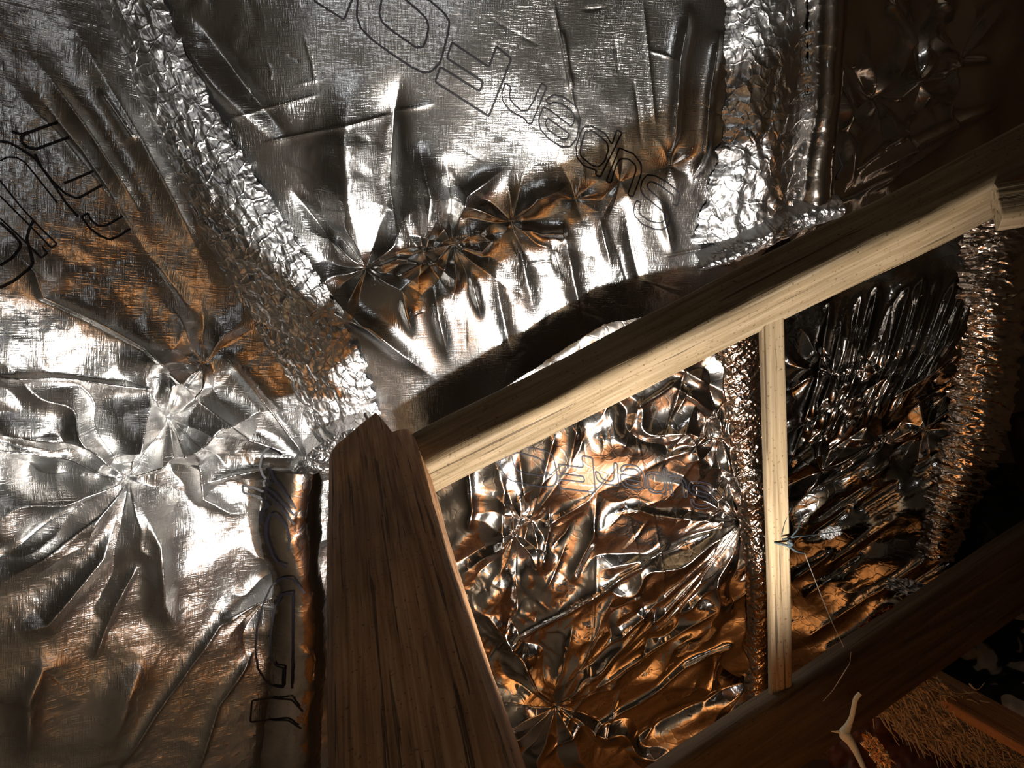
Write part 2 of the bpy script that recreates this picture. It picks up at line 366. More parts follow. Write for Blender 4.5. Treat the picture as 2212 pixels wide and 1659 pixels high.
WORD = {
 'S': [[(2110,1233),(2128,1180),(2120,1150),(2050,1090),(1980,1050),(1930,1045),(1900,1080),(1890,1130),(1910,1170),(1960,1210),(2020,1260),(2040,1290),(2030,1325),(2000,1335),(1940,1320),(1885,1280),(1880,1250),(1895,1210),(1865,1197),(1848,1250),(1855,1290),(1900,1340),(1970,1370),(2020,1375),(2055,1350),(2075,1300),(2070,1260),(2030,1210),(1960,1150),(1930,1120),(1935,1090),(1960,1085),(2010,1110),(2090,1170),(2090,1190),(2078,1220)]],
 'u': [[(1765,885),(1850,920),(1895,980),(1895,1040),(1845,1178),(1813,1165),(1865,1020),(1860,985),(1820,950),(1770,950),(1745,985),(1715,1095),(1685,1085)]],
 'p': [[(1780,795),(1750,775),(1720,865),(1680,800),(1600,755),(1550,760),(1530,800),(1505,880),(1510,940),(1550,990),(1630,1020),(1620,1045),(1650,1060)], [(1560,790),(1600,780),(1690,850),(1700,890),(1680,960),(1640,1000),(1600,990),(1530,930),(1530,890)]],
 'e': [[(1325,600),(1370,568),(1430,580),(1510,640),(1532,720),(1510,830),(1470,880),(1420,880),(1340,830),(1290,770),(1283,710),(1310,640),(1350,660),(1480,760),(1500,710),(1485,670),(1420,622),(1370,612),(1345,630)], [(1335,705),(1470,805),(1450,835),(1420,832),(1340,780),(1320,740)]],
 'r': [[(1083,497),(1062,560),(1070,610),(1120,670),(1200,710),(1215,740),(1238,745),(1332,520),(1300,497),(1250,610),(1215,665),(1180,665),(1130,620),(1105,580),(1117,522)]],
 'F': [[(765,253),(985,403),(1030,280),(1120,352),(985,697),(663,490),(695,400),(930,548),(950,490),(733,347)]],
 'O': [[(205,-60),(195,100),(220,170),(290,240),(400,320),(520,400),(590,435),(640,430),(690,380),(710,320),(740,200),(750,130),(720,80),(640,10),(520,-70)], [(355,-60),(330,80),(345,130),(400,180),(480,235),(550,285),(590,285),(610,240),(625,160),(610,110),(560,60),(430,-50)]],
 'I': [[(-60,5),(120,118),(185,-50),(20,-150)]]}
for k, loops in WORD.items(): R1.letter([ZR(l) for l in loops], roof, 3.0 if k in 'FOI' else 2.2)
for x, y, a in ((790, 582, .3), (915, 548, .4), (978, 530, .2), (1105, 480, .4), (1245, 432, .5), (1340, 395, .3), (1450, 360, .4)): R1.staple(x, y, roof, a)

# left sheet
for i, (x, y, R, A, n, p) in enumerate([(375, 915, .12, .034, 12, .03), (280, 1040, .20, .050, 15, .035), (445, 790, .09, .026, 11, .02), (622, 1222, .14, .03, 13, .02)]):
    LF.star(x, y, R, A, n, 71+i, pinch=p)
LF.line([(60, 560), (90, 640), (200, 690), (310, 750), (420, 860)], .010, .022, 1.1, side=.5)
LF.line([(-40, 808), (120, 815), (340, 842)], .008, .018, 1.1, side=-.5)
LF.line([(-60, 930), (120, 950), (265, 970)], .03, .035, 1.5, side=.4)
LF.line([(-60, 1060), (130, 1000), (270, 1035)], .05, -.05, 1.6)
LF.line([(-40, 1290), (130, 1170), (270, 1060)], .028, .040, 1.4)
LF.line([(-40, 1240), (120, 1130), (260, 1060)], .02, -.03, 1.4)
LF.line([(-40, 1385), (100, 1340), (220, 1200), (275, 1060)], .022, .034, 1.3)
LF.line([(285, 1060), (340, 1170), (350, 1300), (400, 1400)], .024, .03, 1.3)
LF.line([(385, 930), (430, 1000), (440, 1080), (500, 1110), (560, 1110)], .018, .025, 1.2)
LF.line([(440, 1050), (560, 1015), (680, 1010)], .010, .018, 1.0)
LF.line([(470, 1340), (560, 1290), (640, 1230)], .014, .02, 1.2)
LF.line([(240, 1680), (330, 1540), (470, 1350), (640, 1235)], .011, .024, 1.0, side=.4)
LF.line([(420, 1680), (470, 1520), (550, 1400)], .011, .02, 1.0, side=.4)
LF.line([(60, 1680), (60, 1500), (90, 1440), (180, 1420)], .03, .03, 1.4); LF.line([(230, 1660), (270, 1500), (330, 1370)], .04, .03, 1.5)
LF.line([(200, 1430), (250, 1300), (300, 1210)], .012, .014, 1.1)
LF.line([(0, 170), (130, 290), (260, 450), (420, 700)], .022, .03, 1.3); LF.line([(30, 140), (180, 330), (330, 560), (470, 740)], .02, -.03, 1.3)
LF.line([(60, 100), (200, 300), (330, 500)], .02, .024, 1.3); LF.line([(120, 0), (300, 300), (480, 640)], .03, .03, 1.4)
LF.line([(0, 520), (140, 640)], .03, .02, 1.4); LF.line([(210, 190), (290, 310)], .006, .01, 1.0)
LF.line([(330, 730), (420, 860), (540, 950), (680, 1000)], .02, .025, 1.2); LF.line([(480, 760), (560, 860), (660, 990)], .014, .02, 1.2)
LF.fn(lambda U, V: .022*gnoise(U*3.0+5, V*3.0, 13)+.008*gnoise(U*9, V*9, 15)+.0015*ridgen(U*24, V*20, 16))
LF.fn(lambda U, V: .004*crumple(U*14, V*14, 14)*np.clip(gnoise(U*4, V*4, 19)*2+.2, 0, 1))
left = LF.build('foil_sheet', [(-120, -120), (330, -120), (420, 200), (560, 560), (680, 800), (760, 960), (740, 1100), (760, 1400), (780, 1780), (-120, 1780)], M_LEFT, .0028)
tag(left, 'bright woven foil sheet on the left, puckered into deep star folds beside the leaning post', 'foil insulation')
Z8 = lambda p: Z(0, 200, 3.317, p); Z4 = lambda p: Z(500, 900, 5.53, p); Z5 = lambda p: Z(0, 1060, 2.765, p)
for loops, wd in [
    ([[(85,280),(150,300),(240,275),(330,240),(415,212)], [(155,355),(155,310),(200,290)], [(155,355),(200,395),(260,405),(380,360),(495,320)]], 4),
    ([[(250,440),(300,540),(380,640),(470,725),(555,760),(640,715),(735,660)], [(460,650),(560,610),(670,560)], [(0,350),(60,355),(160,410),(250,470),(380,650),(480,800),(560,890)]], 3.5),
    ([[(585,890),(630,862),(650,910),(700,955),(760,955),(880,885)], [(585,890),(640,970),(720,1030),(790,1055),(850,1030),(935,975)]], 3.2),
    ([[(0,490),(50,462),(120,465),(180,500),(300,650),(410,790)], [(0,630),(150,820),(300,980),(410,1085),(370,1115),(200,940),(0,740)], [(340,1150),(300,1185),(150,1040),(0,900)], [(340,1150),(300,1100)]], 2.5),
    ([[(0,1240),(80,1190),(140,1120),(150,1080),(100,1020),(0,930)], [(0,1400),(100,1350),(200,1270),(240,1220),(215,1120),(190,1050),(215,960),(240,920)]], 4)]:
    LF.letter([Z8(l) for l in loops], left, wd, closed=False)
for x, y, a in ((375, 915, .8), (280, 1040, .9), (445, 790, .4)): LF.staple(x, y, left, a)

# rolled flap of the left sheet beside the post
flap_sheet = Sheet(LF.pt(640, 1300, .05), LF.n)
for k in range(1):
    flap_sheet.f = []
flap = strip('foil_flap', flap_sheet, [(640, 1010, 66), (625, 1100, 70), (632, 1180, 66), (640, 1235, 50), (648, 1300, 58), (645, 1450, 62), (630, 1600, 66), (622, 1760, 70)], M_SMOOTH, bulge=.055, cr=(8, 8, .006), seed=5, parent=left, rag=.05)
class FlapCurve(Sheet): pass
fs = Sheet(flap_sheet.p0, flap_sheet.n)
def fl_h(U, V):
    cx = np.array([640, 625, 632, 640, 648, 645, 630, 622.]); cy = np.array([1010, 1100, 1180, 1235, 1300, 1450, 1600, 1760.]); hw = np.array([66, 70, 66, 50, 58, 62, 66, 70.])
    a, b = flap_sheet.uv(cx, cy); o = np.argsort(b); c = np.interp(V, b[o], a[o]); h = np.interp(V, b[o], (hw*.95/FPX*flap_sheet.p0[2])[o])
    t = np.clip(np.abs(U-c)/h, 0, 1.0); return .012+.055*(1-t**2.2)
fs.fn(fl_h)
for loops in [
    [Z4([(130,820),(140,910),(330,960),(440,1055),(370,1110),(345,1180),(355,1280)]), Z4([(130,820),(270,850),(400,905),(520,1020),(640,1150),(750,1290)]), Z4([(480,800),(385,765),(390,840),(500,910),(620,1040),(750,1180)])],
    [Z4([(340,600),(370,700),(440,770)]), Z4([(450,610),(500,730),(620,900),(770,1100)]), Z4([(340,600),(360,480),(400,400),(460,375),(560,420),(600,460)])],
    [Z4([(490,1659),(430,1500),(410,1400),(415,1280),(450,1180),(500,1160),(580,1220),(670,1340),(695,1450),(680,1600)]), [(588, 1200), (600, 1215), (620, 1226)]],
    [Z5([(1820,610),(1745,525),(1690,520),(1620,570),(1570,680),(1535,820),(1525,950),(1540,1060),(1590,1140),(1640,1170),(1690,1172),(1695,1055),(1650,1050),(1615,980),(1615,860),(1640,700),(1680,620),(1750,612),(1750,900),(1745,1180)])],
    [Z5([(1810,1310),(1740,1245),(1620,1240),(1505,1252),(1495,1382),(1600,1370),(1720,1368),(1800,1410)])]]:
    fs.letter(loops, left, 3.6, closed=False, lift=.004)

# right-hand roof sheet in the dark
for i, (x, y, R, A, n) in enumerate([(1905, 212, .10, .03, 11), (1990, 175, .10, .03, 11), (2083, 133, .10, .03, 11)]): RT.star(x, y, R, A, n, 120+i, pinch=.02)
RT.line([(1905, 212), (1950, 212), (1990, 175), (2040, 170), (2083, 133), (2150, 130)], .012, .02, 1.2)
RT.line([(1910, 0), (1945, 60), (1965, 110)], .014, .02, 1.2); RT.line([(2030, 0), (2060, 50)], .014, .025, 1.2)
RT.line([(1830, 400), (2050, 270), (2212, 200)], .02, .03, 1.3); RT.line([(1840, 370), (2000, 240)], .008, .012, 1.1)
RT.line([(1800, 440), (2010, 330)], .006, .012, 1.1); RT.line([(1870, 420), (2040, 300)], .006, .01, 1.1)
RT.line([(1790, 100), (1830, 300), (1840, 420)], .03, .03, 1.5); RT.line([(1930, 250), (1960, 330), (1940, 380)], .02, .02, 1.3)
RT.fn(lambda U, V: .03*gnoise(U*3.2+1, V*3.2, 33)+.012*gnoise(U*8, V*8, 35)+.003*crumple(U*10, V*10, 36))
rt = RT.build('foil_sheet', [(1650, -100), (2320, -100), (2320, 420), (2212, 470), (1760, 640), (1700, 500)], M_DARK, .0035)
tag(rt, 'dim smooth foil sheet in the top right corner with a row of looping puckers', 'foil insulation')
RT.letter([[(1790, 340), (1780, 370), (1800, 395), (1820, 360), (1800, 300), (1770, 330)], [(1770, 360), (1785, 385), (1810, 388)]], rt, 2.2, closed=False)
for x, y in ((1905, 212), (1990, 175), (2083, 133)): RT.staple(x, y, rt, .4)

# lower sheet, between post and lath
for i, (x, y, R, A, n, p) in enumerate([(1605, 1130, .28, .030, 21, .03), (1200, 1530, .24, .028, 19, .02), (1110, 1160, .10, .02, 11, .01), (1150, 1130, .08, .015, 9, .01), (1560, 950, .10, .02, 11, .01), (1590, 1020, .08, .02, 11, .01), (1620, 1480, .12, .02, 13, .01)]):
    WL.star(x, y, R, A, n, 160+i, pinch=p)
WL.line([(1100, 1395), (1200, 1330), (1330, 1250), (1450, 1175)], .006, .016, 1.0, fade=.05)
WL.line([(1270, 1585), (1380, 1520), (1480, 1440), (1590, 1390)], .006, .016, 1.0, fade=.05)
_k = len(WL.f)
WL.line([(1150, 1160), (1300, 1060), (1440, 990), (1530, 950)], .016, .022, 1.3)
WL.line([(1060, 960), (1090, 1060), (1085, 1180), (1080, 1290)], .018, .026, 1.3); WL.line([(1010, 990), (1020, 1100), (1010, 1150)], .015, .022, 1.3)
WL.line([(1120, 960), (1135, 1100), (1110, 1180), (1120, 1350)], .014, -.02, 1.3); WL.line([(1200, 930), (1170, 1050), (1140, 1150)], .012, .02, 1.3)
WL.line([(1250, 900), (1230, 1010), (1150, 1120)], .012, .018, 1.3); WL.line([(1290, 1060), (1280, 1160), (1230, 1260)], .014, .018, 1.3)
for a_, b_ in (((1605, 1130), (1180, 1500)), ((1600, 1150), (1260, 1480)), ((1605, 1160), (1330, 1440)), ((1590, 1130), (1290, 1230)), ((1580, 1120), (1330, 1090)), ((1200, 1520), (1330, 1270)), ((1205, 1520), (1400, 1330)), ((1210, 1525), (1560, 1300)), ((1190, 1520), (1240, 1330)), ((1200, 1540), (1130, 1420))):
    WL.line([a_, ((a_[0]+b_[0])/2, (a_[1]+b_[1])/2+12), b_], .009, .015, 1.1, fade=.2)
for x0, x1 in ((1300, 1460), (1360, 1500), (1250, 1330)): WL.line([(x0, 870), ((x0+x1)/2, 1200), (x1-60, 1500)], .002, .003, 1.0)
WL.line([(1430, 820), (1500, 860), (1570, 920)], .018, .03, 1.2); WL.line([(1370, 760), (1480, 800), (1590, 860)], .02, .024, 1.3)
WL.line([(1620, 1540), (1500, 1590), (1350, 1659)], .03, .03, 1.4); WL.line([(1640, 1460), (1480, 1540), (1280, 1659)], .02, -.03, 1.4)
WL.f[_k:] = [(f[:4]+(f[4]*.6,)+f[5:]) if f[0] == 'line' else f for f in WL.f[_k:]]
_r = random.Random(5)
for i in range(46):
    x0 = _r.uniform(1020, 1600); y0 = _r.uniform(880, 1650); L = _r.uniform(60, 220); a_ = _r.gauss(.95, .25)
    WL.line([(x0, y0), (x0+L*.5*math.cos(a_)+6, y0-L*.5*math.sin(a_)), (x0+L*math.cos(a_), y0-L*math.sin(a_))], _r.uniform(.004, .009), _r.choice((-1, 1))*_r.uniform(.003, .009), 1.05, fade=.3)
WL.fn(lambda U, V: .018*gnoise(U*3.2+1, V*3.2, 43)+.010*gnoise((U*.75+V*.66)*4, (V*.75-U*.66)*15, 45)+.0045*crumple((U*.75+V*.66)*4, (V*.75-U*.66)*9, 46)+.0007*crumple(U*26, V*26, 48))
WL.fn(lambda U, V: .006*crumple(U*24, V*24, 47)*np.clip(1.2-np.hypot(U+.33, V+.3)*3.5, 0, 1))
WL.calm.append((1345, 1040, 215, 75, .82, .13))
low = WL.build('foil_sheet', [(900, 960), (1300, 700), (1640, 640), (1660, 900), (1650, 1300), (1658, 1560), (1600, 1600), (1490, 1700), (1000, 1780), (960, 1300)], M_SMOOTH, .0026, ragged=.004)
tag(low, 'smooth foil sheet below the beam reflecting orange wood, between leaning post and lath', 'foil insulation')
# the same word, printed smaller on this sheet
cS = np.array([700+1980/2.765, 1210/2.765]); ang = math.radians(-26.1); Rm = np.array([[math.cos(ang), -math.sin(ang)], [math.sin(ang), math.cos(ang)]])
for k, loops in WORD.items():
    if k == 'I': continue
    out = []
    for l in loops: out.append([tuple(np.array([1513, 1069])+.56*(Rm@(np.array(p)-cS))) for p in ZR(l)])
    WL.letter(out, low, 2.3)
for x, y in ((1605, 1130), (1200, 1530)): WL.staple(x, y, low, .8)

# right lower sheet in the dark
for i in range(12):
    x0 = 1700+i*26; y0 = 1040-i*16+rng.uniform(-20, 20); x1 = 1800+i*34; y1 = 640-i*8+rng.uniform(-20, 20)
    WR.line([(x0, y0), ((x0+x1)/2+15, (y0+y1)/2), (x1, y1)], .010+rng.random()*.01, .014+rng.random()*.018, 1.2, fade=.2)
for i in range(40):
    x0 = rng.uniform(1690, 1980); y0 = rng.uniform(820, 1520); L = rng.uniform(90, 240)
    WR.line([(x0, y0), (x0+L*.8, y0-L*.55)], .006+rng.random()*.01, rng.choice((-1, 1))*rng.uniform(.006, .013), 1.1, fade=.25)
for i, (x, y) in enumerate([(2085, 800), (2050, 850), (1800, 810), (1870, 775), (1915, 960), (1775, 1020), (2000, 930)]): WR.star(x, y, .08, .014, 9, 210+i, pinch=.012)
WR.fn(lambda U, V: .03*gnoise(U*3+1, V*3, 63)+.012*gnoise(U*8, V*8, 65)+.005*crumple((U*.8+V*.6)*3, (V*.8-U*.6)*10, 66)+.0006*crumple(U*26, V*26, 67))
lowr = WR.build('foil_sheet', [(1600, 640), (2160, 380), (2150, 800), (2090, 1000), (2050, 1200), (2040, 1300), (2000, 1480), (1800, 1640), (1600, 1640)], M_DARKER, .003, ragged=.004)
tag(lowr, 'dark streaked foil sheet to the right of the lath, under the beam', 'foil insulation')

# ---- taped seams: crinkled bands
t1 = strip('foil_tape', R1, [(190, -160, 70), (272, 0, 75), (345, 170, 84), (430, 350, 96), (530, 530, 108), (620, 690, 116), (690, 830, 112), (735, 930, 96)], M_TAPE, bulge=.022, cr=(13, 26, .0085), seed=2, ns=900, nt_=150, off=.02)
tag(t1, 'wide crinkled silver tape band running down from top left to the post head', 'foil tape')
t2 = strip('foil_tape', R1, [(1655, -160, 92), (1655, 0, 92), (1655, 150, 90), (1655, 300, 100), (1640, 420, 125), (1640, 500, 150)], M_TAPE, bulge=.03, cr=(12, 17, .011), seed=7, ns=600, nt_=170)
tag(t2, 'broad crinkled silver tape band hanging from the top right down to the beam', 'foil tape')
fold = strip('foil_fold', R1, [(1790, -160, 46), (1790, 0, 46), (1785, 120, 44), (1775, 250, 40), (1765, 330, 45), (1755, 450, 46)], M_SMOOTH, bulge=.05, cr=(7, 7, .008), seed=9, rag=.05, ns=300, nt_=60, off=.0)
tag(fold, 'smooth rolled foil fold along the right side of the broad tape band', 'foil fold')
hem = strip('foil_hem', R1, [(1500, 560, 18), (1560, 540, 30), (1640, 500, 34), (1720, 460, 34), (1800, 440, 26)], M_TAPE, bulge=.05, cr=(22, 26, .020), seed=12, ns=260, nt_=70, off=.02)
tag(hem, 'crumpled foil hem bunched on top of the beam below the broad tape band', 'foil hem')
cap = strip('foil_scrap', R1, [(650, 985, 22), (700, 965, 40), (750, 935, 44), (800, 910, 36), (830, 895, 16)], M_TAPE, bulge=.01, cr=(40, 40, .007), seed=15, ns=240, nt_=80, off=.10)
tag(cap, 'torn crumpled foil edge stuck over the head of the leaning post', 'foil scrap')
t3 = strip('foil_tape', WL, [(1590, 640, 62), (1600, 760, 60), (1612, 900, 52), (1625, 1000, 44), (1635, 1130, 38), (1640, 1300, 30), (1640, 1440, 28), (1632, 1550, 30)], M_COPPERY, bulge=.03, cr=(40, 40, .008), seed=21, ns=800, nt_=90)
tag(t3, 'narrow crinkled foil tape seam glinting orange just left of the lath', 'foil tape')
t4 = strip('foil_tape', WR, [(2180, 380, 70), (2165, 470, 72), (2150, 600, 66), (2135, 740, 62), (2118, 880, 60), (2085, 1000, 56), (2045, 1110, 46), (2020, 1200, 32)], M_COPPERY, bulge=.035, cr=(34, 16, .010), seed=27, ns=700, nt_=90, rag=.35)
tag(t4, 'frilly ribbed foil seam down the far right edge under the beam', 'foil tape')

# ------------------------------------------------------------------ timbers
def timber(name, e0, e1, va, vc, m, label, cat, seed=1, wob=.004, top=None, seg=160, parent=None, va1=None, vc1=None, group=None):
    """square timber swept from e0 to e1 (its nearest arris); va, vc: the two face directions with their widths"""
    e0, e1 = np.array(e0, float), np.array(e1, float); va = np.array(va, float); vc = np.array(vc, float)
    va1 = va if va1 is None else np.array(va1, float); vc1 = vc if vc1 is None else np.array(vc1, float)
    n = 14; prof = []
    r = .07
    for k in range(n): prof.append((k/n, 0))
    for k in range(n): prof.append((1, k/n))
    for k in range(n): prof.append((1-k/n, 1))
    for k in range(n): prof.append((0, 1-k/n))
    prof = np.array(prof); c = prof-.5; mx = np.max(np.abs(c), 1); rad = np.hypot(c[:, 0], c[:, 1]); c = c*(1-.10*np.clip((rad-.62)/.09, 0, 1))[:, None]; prof = c+.5
    t = np.linspace(0, 1, seg); V = []
    L = np.linalg.norm(e1-e0); th = np.arctan2(c[:, 1], c[:, 0])
    for tt in t:
        a = va*(1-tt)+va1*tt; b = vc*(1-tt)+vc1*tt
        o = e0+(e1-e0)*tt+(a*gnoise(np.array([tt*L*3]), np.array([seed*3.1]), seed)[0]+b*gnoise(np.array([tt*L*3]), np.array([seed*5.3]), seed+2)[0])*wob*10
        k = 1+wob*4*fbm(np.full(len(th), tt*L*6), th*1.5+9, 3, seed)+.004*gnoise(np.full(len(th), tt*L*30), th*9+40, seed+1)
        p = .5+(prof-.5)*k[:, None]
        V.append(o+p[:, :1]*a+p[:, 1:]*b)
    V = np.array(V); ns, m_ = V.shape[:2]; 
    c0 = w((e0+va/2+vc/2)); X = unit(w(e1)-w(e0)); Y = unit(np.cross(w(e0+vc)-w(e0), X)); Zx = np.cross(X, Y)
    if top is not None: V = top(V, t)
    Wd = (w(V.reshape(-1, 3))-c0)@np.stack([X, Y, Zx]).T
    idx = np.arange(ns*m_).reshape(ns, m_); q = np.stack([idx[:-1], np.roll(idx[:-1], -1, 1), np.roll(idx[1:], -1, 1), idx[1:]], -1).reshape(-1, 4)
    me = npmesh(name, np.concatenate([Wd, Wd[:m_].mean(0)[None], Wd[-m_:].mean(0)[None]]), np.concatenate([q, np.array([[ns*m_, (k+1) % m_, k, k] for k in range(0)]).reshape(0, 4).astype(int)]), True)
    import bmesh
    bm = bmesh.new(); bm.from_mesh(me); bm.verts.ensure_lookup_table()
    for k in range(m_):
        bm.faces.new((bm.verts[(k+1) % m_], bm.verts[k], bm.verts[ns*m_]))
        bm.faces.new((bm.verts[(ns-1)*m_+k], bm.verts[(ns-1)*m_+(k+1) % m_], bm.verts[ns*m_+1]))
    bmesh.ops.recalc_face_normals(bm, faces=bm.faces[:]); bm.to_mesh(me); bm.free()
    o = link(name, me, m); o.matrix_world = Matrix(((X[0], Y[0], Zx[0], c0[0]), (X[1], Y[1], Zx[1], c0[1]), (X[2], Y[2], Zx[2], c0[2]), (0, 0, 0, 1)))
    tag(o, label, cat, group); return o
def facedirs(e0, e1, phi, la, lc):
    e = unit(np.array(e1)-np.array(e0)); q = np.array([0, 0, 1.]); q = unit(q-(q@e)*e); p = np.cross(e, q); p = p if p[1] > 0 else -p
    phi = math.radians(phi); return la*(math.cos(phi)*p+math.sin(phi)*q), lc*(-math.sin(phi)*p+math.cos(phi)*q)
b0 = at(868, 1040, 1.66); b1 = at(2330, 312, 1.44)
va, vc = facedirs(b0, b1, 36, .108, .115)
beam = timber('beam', b0, b1, va, vc, M_PALE, 'long rough-sawn beam rising from the leaning post to the right edge', 'beam', 3, .006, seg=300)
# post: runs from its head beside the beam down towards the viewer
h0 = at(702, 990, 1.72); f0 = at(688, 1720, .80)
pdir = unit(h0-f0); wdir = unit(np.array([1, 0, 0])-(pdir[0])*pdir); nd = np.cross(pdir, wdir); nd = nd if nd[2] > 0 or nd[1] < 0 else -nd
nd = -nd if nd[1] > 0 else nd
wdir, nd = wdir*math.cos(.33)-nd*math.sin(.33), wdir*math.sin(.33)+nd*math.cos(.33)
def head(V, t):
    W = V.copy(); e = unit(h0-f0)
    for i, tt in enumerate(t):
        if tt > .9:
            rel = V[i]-f0; x = np.clip((rel@wdir)/.2, 0, 1)
            k = (tt-.9)/.1
            lim = .02+.16*np.clip(x/.68, 0, 1)-.19*np.clip((x-.70)/.05, 0, 1)
            W[i] = V[i]+e*(lim*k)[:, None]
    return W
f0 = h0+(f0-h0)*1.22
post = timber('post', f0, h0, wdir*.20, nd*.13, M_POST, 'wide dark leaning post with a notched head that carries the beam', 'post', 6, .004, top=head, seg=260)
# lath hanging from the beam
lt0 = at(1647, 672, 1.60); lt1 = at(1672, 1600, 1.80); va, vc = facedirs(lt1, lt0, 8, .055, .04)
lath = timber('lath', lt0, lt1, unit(np.array([1, .02, 0]))*.047, np.array([0, .02, 1])*.03, M_PALE, 'slim pale vertical lath standing between beam and dark tie beam', 'batten', 8, .008, seg=160)
# short splice at the right end of the beam
sp0 = at(2166, 470, 1.40); sp1 = at(2330, 445, 1.36)
sva, svc = facedirs(sp0, sp1, 20, .075, .06)
timber('wood_block', sp0, sp1, sva, svc, M_PALE, 'short pale wood block butted against the beam at the right edge', 'wood block', 9, .004, seg=40)
# tie beam low on the right
g0 = at(1400, 1895, 1.62); g1 = at(2420, 1185, 1.95)
gv, gc = facedirs(g0, g1, 12, .155, .1)
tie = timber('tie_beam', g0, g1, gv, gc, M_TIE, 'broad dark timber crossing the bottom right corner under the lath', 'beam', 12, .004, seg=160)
lb0 = at(1975, 1475, 1.92); lb1 = at(2330, 1680, 1.75)
lv, lc = facedirs(lb0, lb1, 55, .10, .03)
timber('lath', lb0, lb1, lv, lc, M_LATH, 'orange-edged lath running into the bottom right corner', 'batten', 14, .003, seg=60)
r0 = at(2200, 900, 2.3); r1 = at(2300, 1300, 2.0)
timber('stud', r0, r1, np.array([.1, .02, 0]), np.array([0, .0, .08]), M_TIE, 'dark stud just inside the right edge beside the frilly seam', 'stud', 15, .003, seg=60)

# ------------------------------------------------------------------ small things
def tube(pts, rad, k=8, closed=False):
    pts = np.array(pts, float); n = len(pts); rad = np.broadcast_to(np.array(rad, float), (n,)); T = np.gradient(pts, axis=0); T /= np.linalg.norm(T, axis=1)[:, None]+1e-9
    ref = np.array([.1, .2, 1.]); V = []
    for i in range(n):
        a = unit(np.cross(T[i], ref)); b = np.cross(T[i], a)
        for j in range(k): an = 2*math.pi*j/k; V.append(pts[i]+rad[i]*(a*math.cos(an)+b*math.sin(an)))
    Q = [[i*k+j, i*k+(j+1) % k, (i+1)*k+(j+1) % k, (i+1)*k+j] for i in range(n-1) for j in range(k)]
    return np.array(V), Q
def smooth_path(p, n=60):
    p = np.array(p, float); d = np.concatenate([[0], np.cumsum(np.linalg.norm(np.diff(p, axis=0), axis=1))]); t = np.linspace(0, d[-1], n)
    q = np.stack([np.interp(t, d, p[:, i]) for i in range(p.shape[1])], -1)
    for _ in range(4): q[1:-1] = (q[:-2]+2*q[1:-1]+q[2:])/4
    return q
def path_px(l, n=60):                 # (x, y, distance, radius)
    q = smooth_path(l, n); return ray(q[:, 0], q[:, 1])*q[:, 2:3], q[:, 3]
def tubes(name, ls, m, parent=None, k=6):
    VV = []; QQ = []; o = 0
    for l in ls:
        P, r = path_px(l); V, Q = tube(P, r, k); VV.append(V); QQ += [[i+o for i in q] for q in Q]; o += len(V)
    return world_mesh_obj(name, np.concatenate(VV), QQ, m, parent)
M_TWINE = plain('dark_twine', (.03, .045, .05), .7); M_WEB = plain('grey_thread', (.45, .40, .33), .8); M_DRIP = plain('pale_sealant', (.62, .60, .48), .6)
M_FLUFF = plain('wood_fibre', (.62, .46, .27), .95); M_CLOTH = None
tw = tubes('twine', [[(1672, 1172, 1.70, .0022), (1700, 1178, 1.69, .0030), (1722, 1192, 1.70, .0026), (1735, 1194, 1.74, .002)], [(1690, 1165, 1.69, .002), (1725, 1158, 1.69, .0022), (1760, 1155, 1.76, .0015), (1815, 1148, 1.80, .001)],
    [(1700, 1170, 1.69, .002), (1722, 1145, 1.69, .002), (1731, 1120, 1.70, .0015), (1729, 1105, 1.71, .001)], [(1688, 1160, 1.69, .0008), (1695, 1130, 1.69, .0008), (1708, 1098, 1.69, .0006)],
    [(1700, 1168, 1.685, .003), (1712, 1176, 1.685, .004), (1702, 1180, 1.685, .003), (1706, 1166, 1.685, .003)]], M_TWINE)
tag(tw, 'dark twine knotted around the pale vertical lath', 'twine')
th = tubes('thread', [[(1738, 1195, 1.8, .0008), (1775, 1290, 1.75, .0008), (1800, 1350, 1.72, .0008), (1823, 1398, 1.7, .0010)]], M_WEB); tag(th, 'thin loose thread hanging from the twine knot to the dark tie beam', 'thread')
th2 = tubes('thread', [[(1838, 1408, 1.66, .0006), (1836, 1432, 1.66, .0007), (1822, 1455, 1.65, .0013), (1800, 1490, 1.65, .0006), (1778, 1515, 1.64, .0006)]], M_WEB); tag(th2, 'short curled thread lying on the dark tie beam', 'thread')
dr = tubes('sealant_drip', [[(1858, 1498, 1.62, .0045), (1848, 1508, 1.62, .0050), (1840, 1550, 1.62, .0050), (1830, 1572, 1.62, .0075), (1822, 1585, 1.62, .013), (1836, 1600, 1.61, .009), (1850, 1625, 1.6, .0065), (1866, 1660, 1.58, .005), (1880, 1700, 1.56, .005)],
    [(1826, 1584, 1.62, .008), (1812, 1581, 1.62, .003), (1795, 1580, 1.62, .0008)]], M_DRIP, k=10); tag(dr, 'pale forked strand of hardened sealant over the dark tie beam at the bottom', 'sealant')
def scrap(name, px, py, d, wd, hh, m, label, seed, rot=0):
    n = 70; x, y = np.meshgrid(np.linspace(-1, 1, n), np.linspace(-1, 1, n)); c = at(px, py, d); r = 1+.3*fbm(x*2, y*2, 3, seed)
    z = .022*crumple(x*2.2, y*2.2, seed)+.01*crumple(x*6, y*6, seed+3); X = x*wd*r/2; Y = y*hh*r/2*(1-.3*np.abs(x)); ca, sa = math.cos(rot), math.sin(rot)
    P = np.stack([c[0]+X*ca-Y*sa, c[1]+X*sa+Y*ca, c[2]-z], -1).reshape(-1, 3)
    idx = np.arange(n*n).reshape(n, n); q = np.stack([idx[:-1, :-1], idx[:-1, 1:], idx[1:, 1:], idx[1:, :-1]], -1).reshape(-1, 4)
    return tag(world_mesh_obj(name, P, q, m, uv=np.stack([X, Y], -1).reshape(-1, 2)), label, 'foil scrap')
